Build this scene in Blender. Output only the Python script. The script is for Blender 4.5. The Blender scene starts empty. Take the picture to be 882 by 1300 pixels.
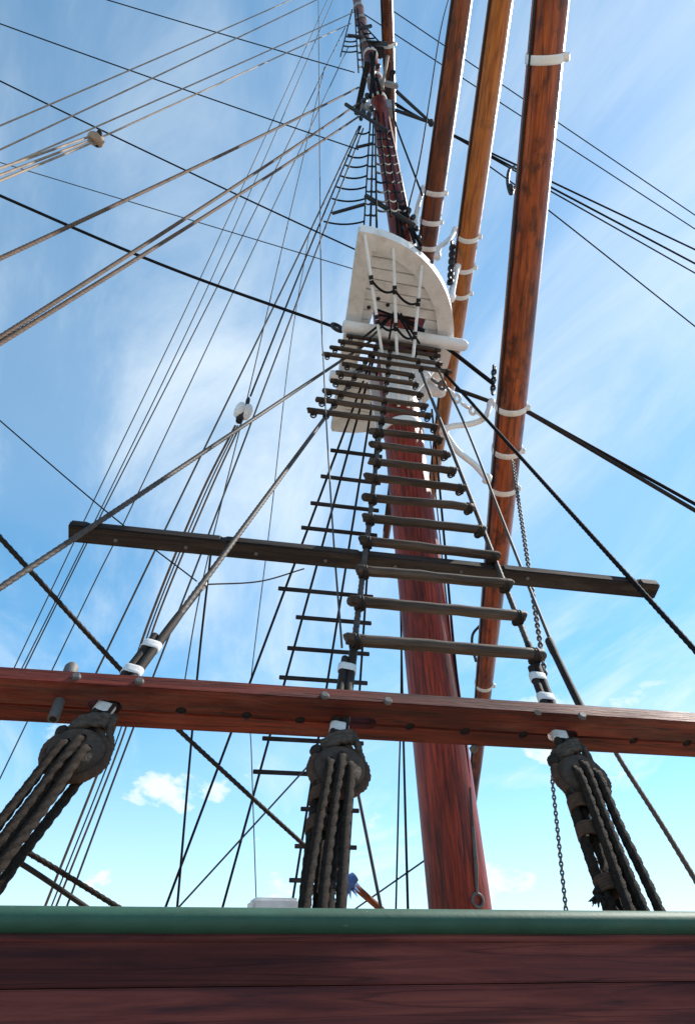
import bpy, bmesh, math, random
from mathutils import Vector, Matrix
random.seed(7)
V = Vector
scn = bpy.context.scene
COL = scn.collection

# ------------------------------------------------------------------ camera
FPX, CX, CY = 880.0, 441.0, 650.0          # focal length and centre in photo pixels (882 x 1300)
PITCH, YAW, ROLL = math.radians(34), math.radians(12.4), -0.010
EYE = V((0, 0, 1.65))
_fh = V((math.sin(YAW), math.cos(YAW), 0)); _r = V((math.cos(YAW), -math.sin(YAW), 0)); _z = V((0, 0, 1))
FW = _fh*math.cos(PITCH) + _z*math.sin(PITCH)
_u = -_fh*math.sin(PITCH) + _z*math.cos(PITCH)
RT = _r*math.cos(ROLL) + _u*math.sin(ROLL)
UP = _u*math.cos(ROLL) - _r*math.sin(ROLL)
cd = bpy.data.cameras.new('camera'); cam = bpy.data.objects.new('camera', cd); COL.objects.link(cam)
cd.sensor_fit = 'VERTICAL'; cd.sensor_height = 24.0; cd.lens = FPX/1300*24.0
cd.clip_start = 0.05; cd.clip_end = 6000
M = Matrix((RT, UP, -FW)).transposed().to_4x4(); M.translation = EYE
cam.matrix_world = M
scn.camera = cam

# ------------------------------------------------------------------ world, sun, exposure
SUN_EL, SUN_AZ = math.radians(46), math.radians(72)      # azimuth from +Y towards +X
w = bpy.data.worlds.new('World'); scn.world = w; w.use_nodes = True
nt = w.node_tree; nt.nodes.clear()
def N(tree, t, **kw):
    n = tree.nodes.new(t)
    for k, v in kw.items(): setattr(n, k, v)
    return n
out = N(nt, 'ShaderNodeOutputWorld'); bg = N(nt, 'ShaderNodeBackground'); bg.inputs['Strength'].default_value = 0.122
sky = N(nt, 'ShaderNodeTexSky'); sky.sky_type = 'NISHITA'; sky.sun_disc = False
sky.sun_elevation = SUN_EL; sky.sun_rotation = SUN_AZ
sky.air_density = 0.8; sky.dust_density = 0.25; sky.ozone_density = 5.0; sky.altitude = 0
tc = N(nt, 'ShaderNodeTexCoord'); sep = N(nt, 'ShaderNodeSeparateXYZ')
nt.links.new(tc.outputs['Generated'], sep.inputs[0])
def math_(op, a, b=None, clamp=False):
    n = N(nt, 'ShaderNodeMath', operation=op, use_clamp=clamp)
    for i, x in enumerate((a, b)):
        if x is None: continue
        if isinstance(x, (int, float)): n.inputs[i].default_value = x
        else: nt.links.new(x, n.inputs[i])
    return n.outputs[0]
zz = math_('ADD', math_('MAXIMUM', sep.outputs[2], 0.0), 0.10)
cmb = N(nt, 'ShaderNodeCombineXYZ')
nt.links.new(math_('DIVIDE', sep.outputs[0], zz), cmb.inputs[0]); nt.links.new(math_('DIVIDE', sep.outputs[1], zz), cmb.inputs[1])
def wnoise(scale, rot, loc, nscale, detail, rough, dist, src=None):
    mp = N(nt, 'ShaderNodeMapping'); mp.inputs['Scale'].default_value = scale; mp.inputs['Rotation'].default_value = (0, 0, rot); mp.inputs['Location'].default_value = loc
    nt.links.new(src or cmb.outputs[0], mp.inputs[0])
    nz = N(nt, 'ShaderNodeTexNoise'); nz.inputs['Scale'].default_value = nscale; nz.inputs['Detail'].default_value = detail
    nz.inputs['Roughness'].default_value = rough; nz.inputs['Distortion'].default_value = dist
    nt.links.new(mp.outputs[0], nz.inputs['Vector']); return nz.outputs['Fac']
def ramp_(fac, stops):
    r = N(nt, 'ShaderNodeValToRGB'); r.color_ramp.interpolation = 'EASE'
    e = r.color_ramp.elements
    e[0].position, e[0].color = stops[0][0], (stops[0][1],)*3 + (1,)
    e[1].position, e[1].color = stops[1][0], (stops[1][1],)*3 + (1,)
    nt.links.new(fac, r.inputs[0]); return r.outputs[0]
cir = ramp_(wnoise((1, .45, 1), .9, (6.1, 1.7, 0), 1.5, 9, .62, .9), ((.43, 0), (.84, .60)))      # streaky cirrus
veil = ramp_(wnoise((1, 1, 1), 0, (2.0, 3.0, 0), .55, 4, .5, .2), ((.30, .14), (.72, .52)))         # broad thin veil
cum = ramp_(wnoise((1, 1, 1.7), 0, (5.3, 2.6, 0), 7.0, 9, .58, .15, tc.outputs['Generated']), ((.53, 0), (.64, .95)))          # small low cumulus
low = ramp_(sep.outputs[2], ((.24, 1.0), (.42, 0.0)))
hz = ramp_(sep.outputs[2], ((.04, .50), (.40, 0.0)))                                    # haze thickening towards the horizon
cl = math_('MAXIMUM', hz, math_('MAXIMUM', math_('ADD', cir, math_('MULTIPLY', veil, .6), clamp=True), math_('MULTIPLY', cum, low)))
hs = N(nt, 'ShaderNodeHueSaturation'); hs.inputs['Saturation'].default_value = 1.27; hs.inputs['Hue'].default_value = .479
nt.links.new(sky.outputs[0], hs.inputs['Color'])
mx = N(nt, 'ShaderNodeMix', data_type='RGBA')
nt.links.new(cl, mx.inputs['Factor']); nt.links.new(hs.outputs[0], mx.inputs['A']); mx.inputs['B'].default_value = (4.3, 4.75, 5.0, 1)
nt.links.new(mx.outputs['Result'], bg.inputs[0]); nt.links.new(bg.outputs[0], out.inputs[0])

sd = bpy.data.lights.new('sun', 'SUN'); sd.energy = 4.2; sd.angle = math.radians(.53); sd.color = (1, .95, .87)
so = bpy.data.objects.new('sun', sd); COL.objects.link(so); so.location = (30, 20, 40)
SDIR = V((math.cos(SUN_EL)*math.sin(SUN_AZ), math.cos(SUN_EL)*math.cos(SUN_AZ), math.sin(SUN_EL)))
so.rotation_euler = (-SDIR).to_track_quat('-Z', 'Y').to_euler()
scn.view_settings.view_transform = 'Standard'; scn.view_settings.look = 'None'
scn.view_settings.exposure = 0.95; scn.view_settings.gamma = 1.0; scn.view_settings.use_curve_mapping = False

# ------------------------------------------------------------------ pixel -> place
def ray(x, y): return FW + RT*((x-CX)/FPX) + UP*((CY-y)/FPX)
def onY(x, y, Y):
    d = ray(x, y); return EYE + d*((Y-EYE.y)/d.y)
def onZ(x, y, z):
    d = ray(x, y); return EYE + d*((z-EYE.z)/d.z)
YR, YM = 2.66, 7.0                                       # near rail and centreline of the ship
RB = onY(805, 1155, YR); RTOP = onY(503, 436, YM-.26)    # the near shrouds lie in the plane through rail and hounds
PN = V((0, RTOP.z-RB.z, -(RTOP.y-RB.y))).normalized()
if PN.y > 0: PN = -PN                                    # outboard (towards the quay, up)
LEAN = V((0, RTOP.y-RB.y, RTOP.z-RB.z)).normalized()     # up along the shroud plane
def onP(x, y, off=0.0):
    d = ray(x, y); return EYE + d*(((RB-EYE).dot(PN)+off)/d.dot(PN))

# ------------------------------------------------------------------ materials
def newmat(name):
    m = bpy.data.materials.new(name); m.use_nodes = True; t = m.node_tree
    return m, t, t.nodes['Principled BSDF']
def ramp(t, stops, fac, interp='LINEAR'):
    r = N(t, 'ShaderNodeValToRGB'); r.color_ramp.interpolation = interp
    while len(r.color_ramp.elements) < len(stops): r.color_ramp.elements.new(.5)
    for e, (p, c) in zip(r.color_ramp.elements, stops): e.position = p; e.color = tuple(c) + (1,)
    t.links.new(fac, r.inputs[0]); return r.outputs[0]
def noise(t, vec, scale, detail=4, rough=.55, dist=0):
    n = N(t, 'ShaderNodeTexNoise'); n.inputs['Scale'].default_value = scale; n.inputs['Detail'].default_value = detail
    n.inputs['Roughness'].default_value = rough; n.inputs['Distortion'].default_value = dist
    t.links.new(vec, n.inputs['Vector']); return n.outputs['Fac']
def coords(t, scale=(1, 1, 1), seed=True):
    c = N(t, 'ShaderNodeTexCoord'); mp = N(t, 'ShaderNodeMapping'); mp.inputs['Scale'].default_value = scale
    t.links.new(c.outputs['Object'], mp.inputs[0])
    if seed:
        oi = N(t, 'ShaderNodeObjectInfo'); ml = N(t, 'ShaderNodeMath', operation='MULTIPLY'); ml.inputs[1].default_value = 37.0
        t.links.new(oi.outputs['Random'], ml.inputs[0]); t.links.new(ml.outputs[0], mp.inputs['Location'])
    return mp.outputs[0]
def mixc(t, fac, a, b, mode='MIX'):
    n = N(t, 'ShaderNodeMix', data_type='RGBA', blend_type=mode)
    for k, x in (('Factor', fac), ('A', a), ('B', b)):
        if isinstance(x, (int, float)): n.inputs[k].default_value = x
        elif isinstance(x, tuple): n.inputs[k].default_value = x + (1,)
        else: t.links.new(x, n.inputs[k])
    return n.outputs['Result']
def bump(t, b, h, strength, dist=.01):
    n = N(t, 'ShaderNodeBump'); n.inputs['Strength'].default_value = strength; n.inputs['Distance'].default_value = dist
    t.links.new(h, n.inputs['Height']); t.links.new(n.outputs[0], b.inputs['Normal'])
def wood(name, light, mid, dark, axis='Z', rough=.35, coat=.5, blotch=.55, crack=.5, gs=14, spots=.0, weather=None, wamt=0, spec=.5):
    m, t, b = newmat(name)
    s = [1, 1, 1]; s['XYZ'.index(axis)] = .05
    s2 = [1, 1, 1]; s2['XYZ'.index(axis)] = .25
    s3 = [1, 1, 1]; s3['XYZ'.index(axis)] = .022
    g = noise(t, coords(t, s), gs, 6, .65, .6)
    col = ramp(t, ((.34, dark), (.49, mid), (.66, light)), g)
    bl = noise(t, coords(t, s2), 3.2, 5, .6, .3)
    col = mixc(t, ramp(t, ((.46, (0, 0, 0)), (.64, (blotch,)*3)), bl), col, tuple(x*.45 for x in dark))
    ck = noise(t, coords(t, s3), gs*.9, 2, .4, .15)
    ckl = ramp(t, ((.485, (0, 0, 0)), (.5, (crack,)*3), (.515, (0, 0, 0))), ck)
    col = mixc(t, ckl, col, tuple(x*.2 for x in dark))
    if spots:
        sp = noise(t, coords(t, (1, 1, .45)), 6.0, 5, .6, .4)
        col = mixc(t, ramp(t, ((.52, (0, 0, 0)), (.65, (spots,)*3)), sp), col, (.012, .006, .005))
    if wamt:
        we = noise(t, coords(t, s2), 5, 6, .7)
        col = mixc(t, ramp(t, ((.5, (0, 0, 0)), (.75, (wamt,)*3)), we), col, weather)
    t.links.new(col, b.inputs['Base Color'])
    fine = noise(t, coords(t, s), gs*4, 3, .6)
    t.links.new(ramp(t, ((.3, (rough*.8,)*3), (.8, (min(1, rough*1.5),)*3)), bl), b.inputs['Roughness'])
    b.inputs['Specular IOR Level'].default_value = spec
    b.inputs['Coat Weight'].default_value = coat; b.inputs['Coat Roughness'].default_value = .28
    hh = N(t, 'ShaderNodeMath', operation='SUBTRACT'); t.links.new(fine, hh.inputs[0]); t.links.new(ckl, hh.inputs[1])
    bump(t, b, hh.outputs[0], .35, .006)
    return m
def plain(name, col, rough=.6, var=.25, scale=12, spec=.5, metal=0, bstr=.2, dirt=None, damt=.4, bd=.004, chips=None):
    m, t, b = newmat(name)
    c = coords(t); g = noise(t, c, scale, 6, .65)
    cc = ramp(t, ((.25, tuple(x*(1-var) for x in col)), (.75, tuple(min(1, x*(1+var)) for x in col))), g)
    if dirt:
        d = noise(t, c, scale*.35, 7, .7, .5)
        cc = mixc(t, ramp(t, ((.5, (0, 0, 0)), (.72, (damt,)*3)), d), cc, dirt)
    if chips:
        ch = noise(t, c, 26, 8, .75, .6)
        cc = mixc(t, ramp(t, ((.655, (0, 0, 0)), (.67, (.9,)*3)), ch), cc, chips)
        st = noise(t, coords(t, (.18, 1, 1)), 16, 5, .7)
        cc = mixc(t, ramp(t, ((.45, (0, 0, 0)), (.75, (.45,)*3)), st), cc, tuple(x*1.9 for x in col))
    t.links.new(cc, b.inputs['Base Color']); b.inputs['Roughness'].default_value = rough
    b.inputs['Specular IOR Level'].default_value = spec; b.inputs['Metallic'].default_value = metal
    bump(t, b, noise(t, c, scale*5, 4, .7), bstr, bd)
    return m
MAT = {}
MAT['mast'] = wood('mast_varnish', (.40, .044, .009), (.22, .021, .005), (.045, .007, .004), 'Z', .40, .10, .6, .65, 40, spec=.22)
MAT['yard_red'] = wood('yard_varnish_red', (.48, .115, .022), (.34, .066, .014), (.13, .024, .009), 'Z', .40, .2, .8, .8, 26, spots=.75, spec=.4)
MAT['yard_orange'] = wood('yard_varnish_orange', (.56, .20, .038), (.47, .15, .028), (.28, .075, .016), 'Z', .40, .2, .35, .6, 26, spots=.35, spec=.4)
MAT['yard_brown'] = wood('yard_varnish_brown', (.33, .09, .02), (.21, .05, .012), (.08, .017, .008), 'Z', .40, .2, .8, .7, 26, spots=.72, spec=.4)
MAT['beam'] = wood('red_beam_wood', (.25, .032, .011), (.145, .017, .007), (.045, .006, .004), 'X', .55, .0, .6, .8, 34, spec=.3, weather=(.26, .12, .085), wamt=.4)
MAT['batten'] = wood('black_tarred_wood', (.040, .028, .023), (.024, .017, .015), (.010, .008, .008), 'X', .7, .0, .3, .5, 30, weather=(.12, .10, .09), wamt=.35, spec=.25)
MAT['rung'] = wood('rung_wood', (.105, .066, .044), (.060, .038, .026), (.022, .014, .011), 'X', .7, 0, .45, .5, 34, weather=(.13, .11, .09), wamt=.35, spec=.25)
MAT['hull'] = wood('hull_plank_wood', (.165, .038, .028), (.108, .022, .019), (.045, .012, .014), 'X', .6, .0, .6, .5, 30, spec=.2)
MAT['deck'] = wood('deck_wood', (.42, .30, .18), (.34, .24, .15), (.22, .15, .09), 'X', .7, 0, .2, .5, 10)
MAT['tar'] = plain('tarred_rope', (.024, .018, .015), .7, .5, 30, .2, bstr=.6, dirt=(.06, .038, .024), damt=.5)
MAT['lanyard'] = plain('lanyard_rope', (.030, .021, .016), .8, .6, 60, .15, bstr=1.0, dirt=(.065, .042, .026), damt=.5, bd=.006)
MAT['black_rope'] = plain('black_rope', (.014, .013, .014), .75, .4, 30, .06, bstr=.4)
MAT['brown_rope'] = plain('brown_rope', (.14, .09, .065), .8, .35, 20, .2, bstr=.5, dirt=(.03, .022, .02), damt=.65)
MAT['grey_rope'] = plain('grey_wire_rope', (.075, .060, .052), .65, .4, 18, .3, bstr=.4, dirt=(.014, .011, .010), damt=.6)
MAT['thin'] = plain('thin_line', (.05, .046, .046), .7, .35, 8, .4, bstr=.2)
MAT['hemp'] = plain('hemp_line', (.30, .22, .16), .8, .3, 6, .3, bstr=.3, dirt=(.05, .035, .03), damt=.5)
MAT['white'] = plain('white_paint', (.80, .77, .74), .55, .08, 8, .4, bstr=.2, dirt=(.34, .26, .19), damt=.5)
MAT['wrap'] = plain('white_seizing_cloth', (.66, .65, .63), .8, .15, 30, .3, bstr=.5, dirt=(.25, .22, .19), damt=.45)
MAT['iron'] = plain('black_iron', (.022, .022, .024), .5, .4, 20, .5, .3, bstr=.4, dirt=(.10, .04, .02), damt=.3)
MAT['galv'] = plain('galvanised_iron', (.13, .12, .115), .65, .3, 30, .4, .4, bstr=.4, dirt=(.10, .06, .04), damt=.5)
MAT['deadeye'] = plain('deadeye_wood', (.058, .040, .029), .75, .5, 22, .3, bstr=.9, dirt=(.20, .12, .065), damt=.55, bd=.008)
MAT['neck'] = plain('coir_turns', (.085, .065, .052), .8, .5, 45, .2, bstr=.8, dirt=(.03, .022, .018), damt=.5)
MAT['strop'] = plain('rusty_strop', (.085, .045, .028), .85, .45, 35, .3, bstr=.9, dirt=(.03, .022, .018), damt=.6)
MAT['green'] = plain('green_paint', (.022, .068, .044), .6, .18, 9, .3, bstr=.25, dirt=(.05, .075, .05), damt=.7, chips=(.16, .17, .12))
MAT['rust'] = plain('rusty_iron', (.20, .055, .022), .8, .4, 25, .3, bstr=.6, dirt=(.04, .02, .015), damt=.6)
MAT['blue'] = plain('blue_cloth', (.07, .13, .30), .8, .3, 40, .3, bstr=.4)
MAT['orange'] = plain('orange_paint', (.75, .16, .02), .5, .1, 10)
MAT['grey'] = plain('grey_paint', (.30, .29, .29), .5, .15, 10, dirt=(.10, .09, .08), damt=.4)
MAT['dark'] = plain('hole_shade', (.006, .005, .005), .9, .2, 10)  # near-black that paints the shade inside holes
MAT['water'] = plain('harbour_water', (.02, .045, .055), .12, .2, .4, .5, bstr=.4, bd=.1)
MAT['quay'] = plain('quay_concrete', (.36, .34, .31), .85, .15, 1.2, .3, bstr=.3)

ORD = ['first', 'second', 'third', 'fourth', 'fifth', 'sixth', 'seventh', 'eighth', 'ninth', 'tenth', 'eleventh', 'twelfth', 'thirteenth', 'fourteenth', 'fifteenth',
       'sixteenth', 'seventeenth', 'eighteenth', 'nineteenth', 'twentieth', 'twenty-first', 'twenty-second', 'twenty-third', 'twenty-fourth', 'twenty-fifth', 'twenty-sixth', 'twenty-seventh', 'twenty-eighth', 'twenty-ninth', 'thirtieth']
# ------------------------------------------------------------------ mesh helpers
class MB:
    def __init__(s): s.v = []; s.f = []; s.sm = []
    def add(s, vs, fs, smooth=True):
        o = len(s.v); s.v += [V(p) for p in vs]
        s.f += [tuple(i+o for i in f) for f in fs]; s.sm += [smooth]*len(fs); return s
    def tube(s, path, rad, n=8, lobes=0, pitch=None, cap=True, depth=.22, phase=0):
        path = [V(p) for p in path]; m = len(path)
        if not hasattr(rad, '__len__'): rad = [rad]*m
        t0 = (path[1]-path[0]).normalized(); a = t0.orthogonal().normalized(); vs = []; L = 0
        for i in range(m):
            if i == 0: t = t0
            elif i == m-1: t = (path[-1]-path[-2]).normalized()
            else: t = (path[i+1]-path[i-1]).normalized()
            a = (a - t*a.dot(t)).normalized(); b = t.cross(a)
            if i: L += (path[i]-path[i-1]).length
            for k in range(n):
                ang = 2*math.pi*k/n; r = rad[i]
                if lobes:
                    tw = 2*math.pi*L/pitch + phase
                    r *= (1-depth) + depth*abs(math.cos(lobes*(ang)/2)); ang += tw
                vs.append(path[i] + (a*math.cos(ang) + b*math.sin(ang))*r)
        fs = [(i*n+k, i*n+(k+1) % n, (i+1)*n+(k+1) % n, (i+1)*n+k) for i in range(m-1) for k in range(n)]
        s.add(vs, fs)
        if cap:
            s.add(vs[:n], [tuple(range(n-1, -1, -1))], False); s.add(vs[-n:], [tuple(range(n))], False)
        return s
    def lathe(s, prof, origin=V((0, 0, 0)), axis=V((0, 0, 1)), n=24):
        q = axis.to_track_quat('Z', 'Y'); vs = []
        for r, z in prof:
            for k in range(n):
                a = 2*math.pi*k/n; vs.append(origin + q @ V((r*math.cos(a), r*math.sin(a), z)))
        m = len(prof)
        fs = [(i*n+k, i*n+(k+1) % n, (i+1)*n+(k+1) % n, (i+1)*n+k) for i in range(m-1) for k in range(n)]
        s.add(vs, fs); s.add(vs[:n], [tuple(range(n-1, -1, -1))], False); s.add(vs[-n:], [tuple(range(n))], False); return s
    def box(s, c, ax, half, bev=0.0):
        ax = [V(a).normalized() for a in ax]; c = V(c); bm = bmesh.new()
        bmesh.ops.create_cube(bm, size=2)
        for v in bm.verts: v.co = V((v.co.x*half[0], v.co.y*half[1], v.co.z*half[2]))
        if bev: bmesh.ops.bevel(bm, geom=bm.edges[:], offset=bev, segments=2, affect='EDGES')
        bm.verts.index_update()
        s.add([c + ax[0]*v.co.x + ax[1]*v.co.y + ax[2]*v.co.z for v in bm.verts], [[v.index for v in f.verts] for f in bm.faces], False)
        bm.free(); return s
    def prism(s, pts, off):
        n = len(pts); pts = [V(p) for p in pts]; off = V(off)
        s.add(pts + [p+off for p in pts], [tuple(range(n-1, -1, -1)), tuple(range(n, 2*n))] + [(k, (k+1) % n, n+(k+1) % n, n+k) for k in range(n)], False); return s
    def torus(s, c, axis, R, r, n=20, m=8, squash=1.0):
        q = axis.to_track_quat('Z', 'Y'); vs = []
        for i in range(n):
            a = 2*math.pi*i/n
            for k in range(m):
                b = 2*math.pi*k/m; rr = R + r*math.cos(b)
                vs.append(c + q @ V((rr*math.cos(a)*squash, rr*math.sin(a), r*math.sin(b))))
        s.add(vs, [(i*m+k, ((i+1) % n)*m+k, ((i+1) % n)*m+(k+1) % m, i*m+(k+1) % m) for i in range(n) for k in range(m)]); return s
    def build(s, name, mat, parent=None, origin=None, local=False):
        if origin is None: origin = s.v[0].copy() if parent is None else V((0, 0, 0))
        if parent is not None and not local:
            iw = WM[parent.name].inverted(); vs = [iw @ p for p in s.v]; origin = V((0, 0, 0))
        else: vs = [p-origin for p in s.v]
        me = bpy.data.meshes.new(name); me.from_pydata(vs, [], s.f); me.validate()
        me.polygons.foreach_set('use_smooth', s.sm[:len(me.polygons)] if len(me.polygons) == len(s.sm) else [True]*len(me.polygons))
        me.materials.append(MAT[mat] if isinstance(mat, str) else mat); me.update()
        bm = bmesh.new(); bm.from_mesh(me); bmesh.ops.recalc_face_normals(bm, faces=bm.faces); bm.to_mesh(me); bm.free()
        o = bpy.data.objects.new(name, me); COL.objects.link(o); o.location = origin
        if parent is not None: o.parent = parent
        WM[o.name] = (WM[parent.name] if parent is not None else Matrix.Translation(origin)).copy()
        return o
WM = {}
def tag(o, label, cat, group=None, kind=None):
    if label: o['label'] = label
    if cat: o['category'] = cat
    if group: o['group'] = group
    if kind: o['kind'] = kind
    return o
def thing(name, label, cat, loc, group=None, rot=None):
    o = bpy.data.objects.new(name, None); COL.objects.link(o); o.empty_display_size = .1
    m = (rot.to_4x4() if rot else Matrix()); m.translation = V(loc); o.matrix_world = m; WM[o.name] = m.copy()
    return tag(o, label, cat, group)
def cut(o, cutters):
    """boolean difference, one cutter at a time, applied to the mesh data; a failed cut is retried slightly moved"""
    def size(me):
        if not len(me.vertices): return V((0, 0, 0))
        return V([max(v.co[i] for v in me.vertices)-min(v.co[i] for v in me.vertices) for i in range(3)])
    for mb in cutters:
        s0 = size(o.data); n0 = len(o.data.vertices)
        for k, solver in enumerate(('EXACT', 'EXACT', 'FAST', 'FAST')):
            c = mb.build('cutter', 'dark', None, V((0, 0, 0))); c.location = V((.0007, .0004, .0003))*k
            md = o.modifiers.new('b', 'BOOLEAN'); md.operation = 'DIFFERENCE'; md.object = c; md.solver = solver
            bpy.context.view_layer.update()
            me = bpy.data.meshes.new_from_object(o.evaluated_get(bpy.context.evaluated_depsgraph_get()))
            o.modifiers.clear(); d = c.data; bpy.data.objects.remove(c); bpy.data.meshes.remove(d)
            if (size(me)-s0).length < .02 and len(me.vertices) >= n0-2:
                old = o.data; o.data = me; bpy.data.meshes.remove(old); break
            bpy.data.meshes.remove(me)
def line(a, b, n=2, sag=0.0):
    a, b = V(a), V(b); return [a.lerp(b, i/(n-1)) - V((0, 0, 4*sag*(i/(n-1))*(1-i/(n-1)))) for i in range(n)]
def smooth_path(pts, n=12):
    """Catmull-Rom through the points"""
    p = [V(q) for q in pts]; p = [p[0]*2-p[1]] + p + [p[-1]*2-p[-2]]; r = []
    for i in range(1, len(p)-2):
        for k in range(n):
            t = k/n; a, b, c, d = p[i-1], p[i], p[i+1], p[i+2]
            r.append(.5*((2*b) + (c-a)*t + (2*a-5*b+4*c-d)*t*t + (3*b-a-3*c+d)*t**3))
    return r + [p[-2]]
def resample(path, step):
    r = [path[0]]; acc = 0
    for a, b in zip(path, path[1:]):
        L = (b-a).length; d = step-acc
        while d <= L: r.append(a.lerp(b, d/L)); d += step
        acc = L-(d-step)
    r.append(path[-1]); return r
def laid(mb, path, r, step=None, n=12, depth=.24, cap=True):
    """three-strand laid rope"""
    pitch = r*7.5
    return mb.tube(resample(path, step or pitch/9), r, n, 3, pitch, cap, depth)

# ------------------------------------------------------------------ setting: water, quay, ship
mb = MB(); mb.add([(-2500, -2500, -2.0), (2500, -2500, -2.0), (2500, 2500, -2.0), (-2500, 2500, -2.0)], [(0, 1, 2, 3)], False)
tag(mb.build('water', 'water', None, V((0, 0, -2))), None, None, None, 'structure')
mb = MB(); mb.box((0, -19.3, -1.6), ((1, 0, 0), (0, 1, 0), (0, 0, 1)), (60, 20, 1.6), .03)
tag(mb.build('quay', 'quay', None, V((0, -19.3, 0))), None, None, None, 'structure')

X0, X1 = -16.0, 17.0
YH = 2.20                                                 # outer face of the bulwark
zcap0 = onY(441, 1187, YH-.02).z; zcap1 = zcap0 + .066
hull = thing('ship_bulwark', 'dark red brown planked bulwark with rounded green cap rail', 'bulwark', (.5, YH+.06, -2.0))
zs = [zcap0+.02, onY(441, 1251, YH).z]
while zs[-1] > -2.2: zs.append(zs[-1]-.235)
for z1, z0 in zip(zs, zs[1:]):
    xs = [X0, X0+5.5+random.random()*4, 6+random.random()*4, X1]
    for xa, xb in zip(xs, xs[1:]):
        MB().box(((xa+xb)/2, YH+.06+random.uniform(-.0015, .0015), (z0+z1)/2), ((1, 0, 0), (0, 1, 0), (0, 0, 1)), ((xb-xa)/2-.001, .06, (z1-z0)/2-.0012), .004).build('plank', 'hull', hull)
MB().box(((X0+X1)/2, YH+.15, -.2), ((1, 0, 0), (0, 1, 0), (0, 0, 1)), ((X1-X0)/2, .028, zcap0+.2), .004).build('plank_gap_backing', 'hull', hull)  # unseen backing, added to stop light leaking through the plank gaps
prof = []                                                 # half-round cap rail
for k in range(15):
    a = -math.pi/2 + math.pi*k/14
    prof.append((-.03-.046*math.cos(a)*1.0, .033*math.sin(a)+.033))
prof += [(.20, .066), (.20, 0)]
cap = MB().prism([(X0, YH+.04+y, zcap0+z) for y, z in prof], (X1-X0, 0, 0)).build('cap_rail', 'green', hull)
cap['label'] = 'rounded green painted cap rail'
for p in cap.data.polygons: p.use_smooth = (len(p.vertices) == 4)
MB().box((.5, YH-.001, zcap0-.006), ((1, 0, 0), (0, 1, 0), (0, 0, 1)), ((X1-X0)/2, .012, .008), .004).build('moulding', 'hull', hull)
dk = thing('ship_deck', 'pale planked deck inside the bulwarks', 'deck', (.5, YM, .45))
for i in range(29):
    y = YH+.30+i*.30
    MB().box((.5, y, .45), ((1, 0, 0), (0, 1, 0), (0, 0, 1)), ((X1-X0)/2, .147, .04), .004).build('plank', 'deck', dk)
fb = thing('ship_bulwark', 'far side bulwark of the ship beyond the deck', 'bulwark', (.5, 2*YM-YH, -2))
for i in range(9):
    MB().box((.5, 2*YM-YH, -1.9+i*.42), ((1, 0, 0), (0, 1, 0), (0, 0, 1)), ((X1-X0)/2, .06, .2075), .006).build('plank', 'hull', fb)
MB().box((.5, 2*YM-YH, 1.76), ((1, 0, 0), (0, 1, 0), (0, 0, 1)), ((X1-X0)/2, .11, .05), .03).build('cap_rail', 'green', fb)

# ------------------------------------------------------------------ masts
def spar_mesh(mb, L0, L1, rfun, n=28, m=40):
    prof = [(rfun(L0+(L1-L0)*i/m), L0+(L1-L0)*i/m) for i in range(m+1)]
    return mb.lathe(prof, n=n)
def band(mb, z, r, h=.06, t=.012, n=28):
    return mb.lathe([(r*.97, z-h/2), (r+t, z-h/2), (r+t*1.15, z-h/4), (r+t*1.15, z+h/4), (r+t, z+h/2), (r*.97, z+h/2)], n=n)
def frame(d, hint=V((0, -1, 0))):
    d = d.normalized(); x = hint - d*hint.dot(d); x.normalize(); y = d.cross(x)
    return Matrix((x, y, d)).transposed()
mp0, mp1 = onY(583, 1150, YM), onY(511, 545, YM)
MD = (mp1-mp0).normalized()
MBASE = mp0 - MD*((mp0.z-.49)/MD.z)
def mast_pt(z): return MBASE + MD*((z-MBASE.z)/MD.z)
ZT = 9.55                                                 # underside of the fighting top
lm = thing('lower_mast', 'thick glossy red brown lower mast rising behind the ladder', 'mast', MBASE, None, frame(MD))
mr = lambda z: .300 - .0045*z
spar_mesh(MB(), 0, 11.6, mr).build('mast_pole', 'mast', lm, local=True)
for z in (7.45,):
    band(MB(), z, mr(z), .10, .02).build('iron_band', 'white', lm, local=True)
# eye and tackle hook on the mast near the rail
hk = onY(606, 1143, YM-.29)
MB().torus(hk, V((.2, -1, .1)), .055, .014, 20, 8).build('eye_ring', 'galv', lm)
MB().tube([onY(600, 1050, YM-.26), onY(604, 1100, YM-.29), hk+V((0, 0, .06))], [.02, .022, .014], 8).build('hook_shackle', 'galv', lm)
MB().tube(line(onY(596, 1000, YM-.22), onY(600, 1052, YM-.26), 4), .018, 8).build('hook_rope', 'grey_rope', lm)

tp0, tp1 = onY(510, 300, YM), onY(476, 105, YM)
TD = (tp1-tp0).normalized()
tb = tp0 - TD*((tp0.z-(ZT-.2))/TD.z)
TL = (tp1-tb).length + 1.4
tm = thing('topmast', 'reddish topmast standing above the white platform behind rope ladders', 'mast', tb, None, frame(TD))
tr = lambda z: .235 - .009*z
spar_mesh(MB(), 0, TL, tr, 22).build('mast_pole', 'mast', tm, local=True)
for z in (1.6, 2.6, TL-2.2, TL-1.3, TL-.15):
    band(MB(), z, tr(z), .09, .02, 22).build('iron_band', 'white', tm, local=True)
gp0, gp1 = onY(475, 110, YM+.1), onY(453, 0, YM+.1)
GD = (gp1-gp0).normalized()
gm = thing('topgallant_mast', 'slender upper mast above the grey crosstrees', 'mast', gp0, None, frame(GD))
GL = (gp1-gp0).length + 5.0
gr = lambda z: .15 - .009*z
spar_mesh(MB(), 0, GL, gr, 18).build('mast_pole', 'yard_brown', gm, local=True)
for z in (1.9, 3.2, 3.9): band(MB(), z, gr(z), .12, .02, 18).build('iron_band', 'grey', gm, local=True)

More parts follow.
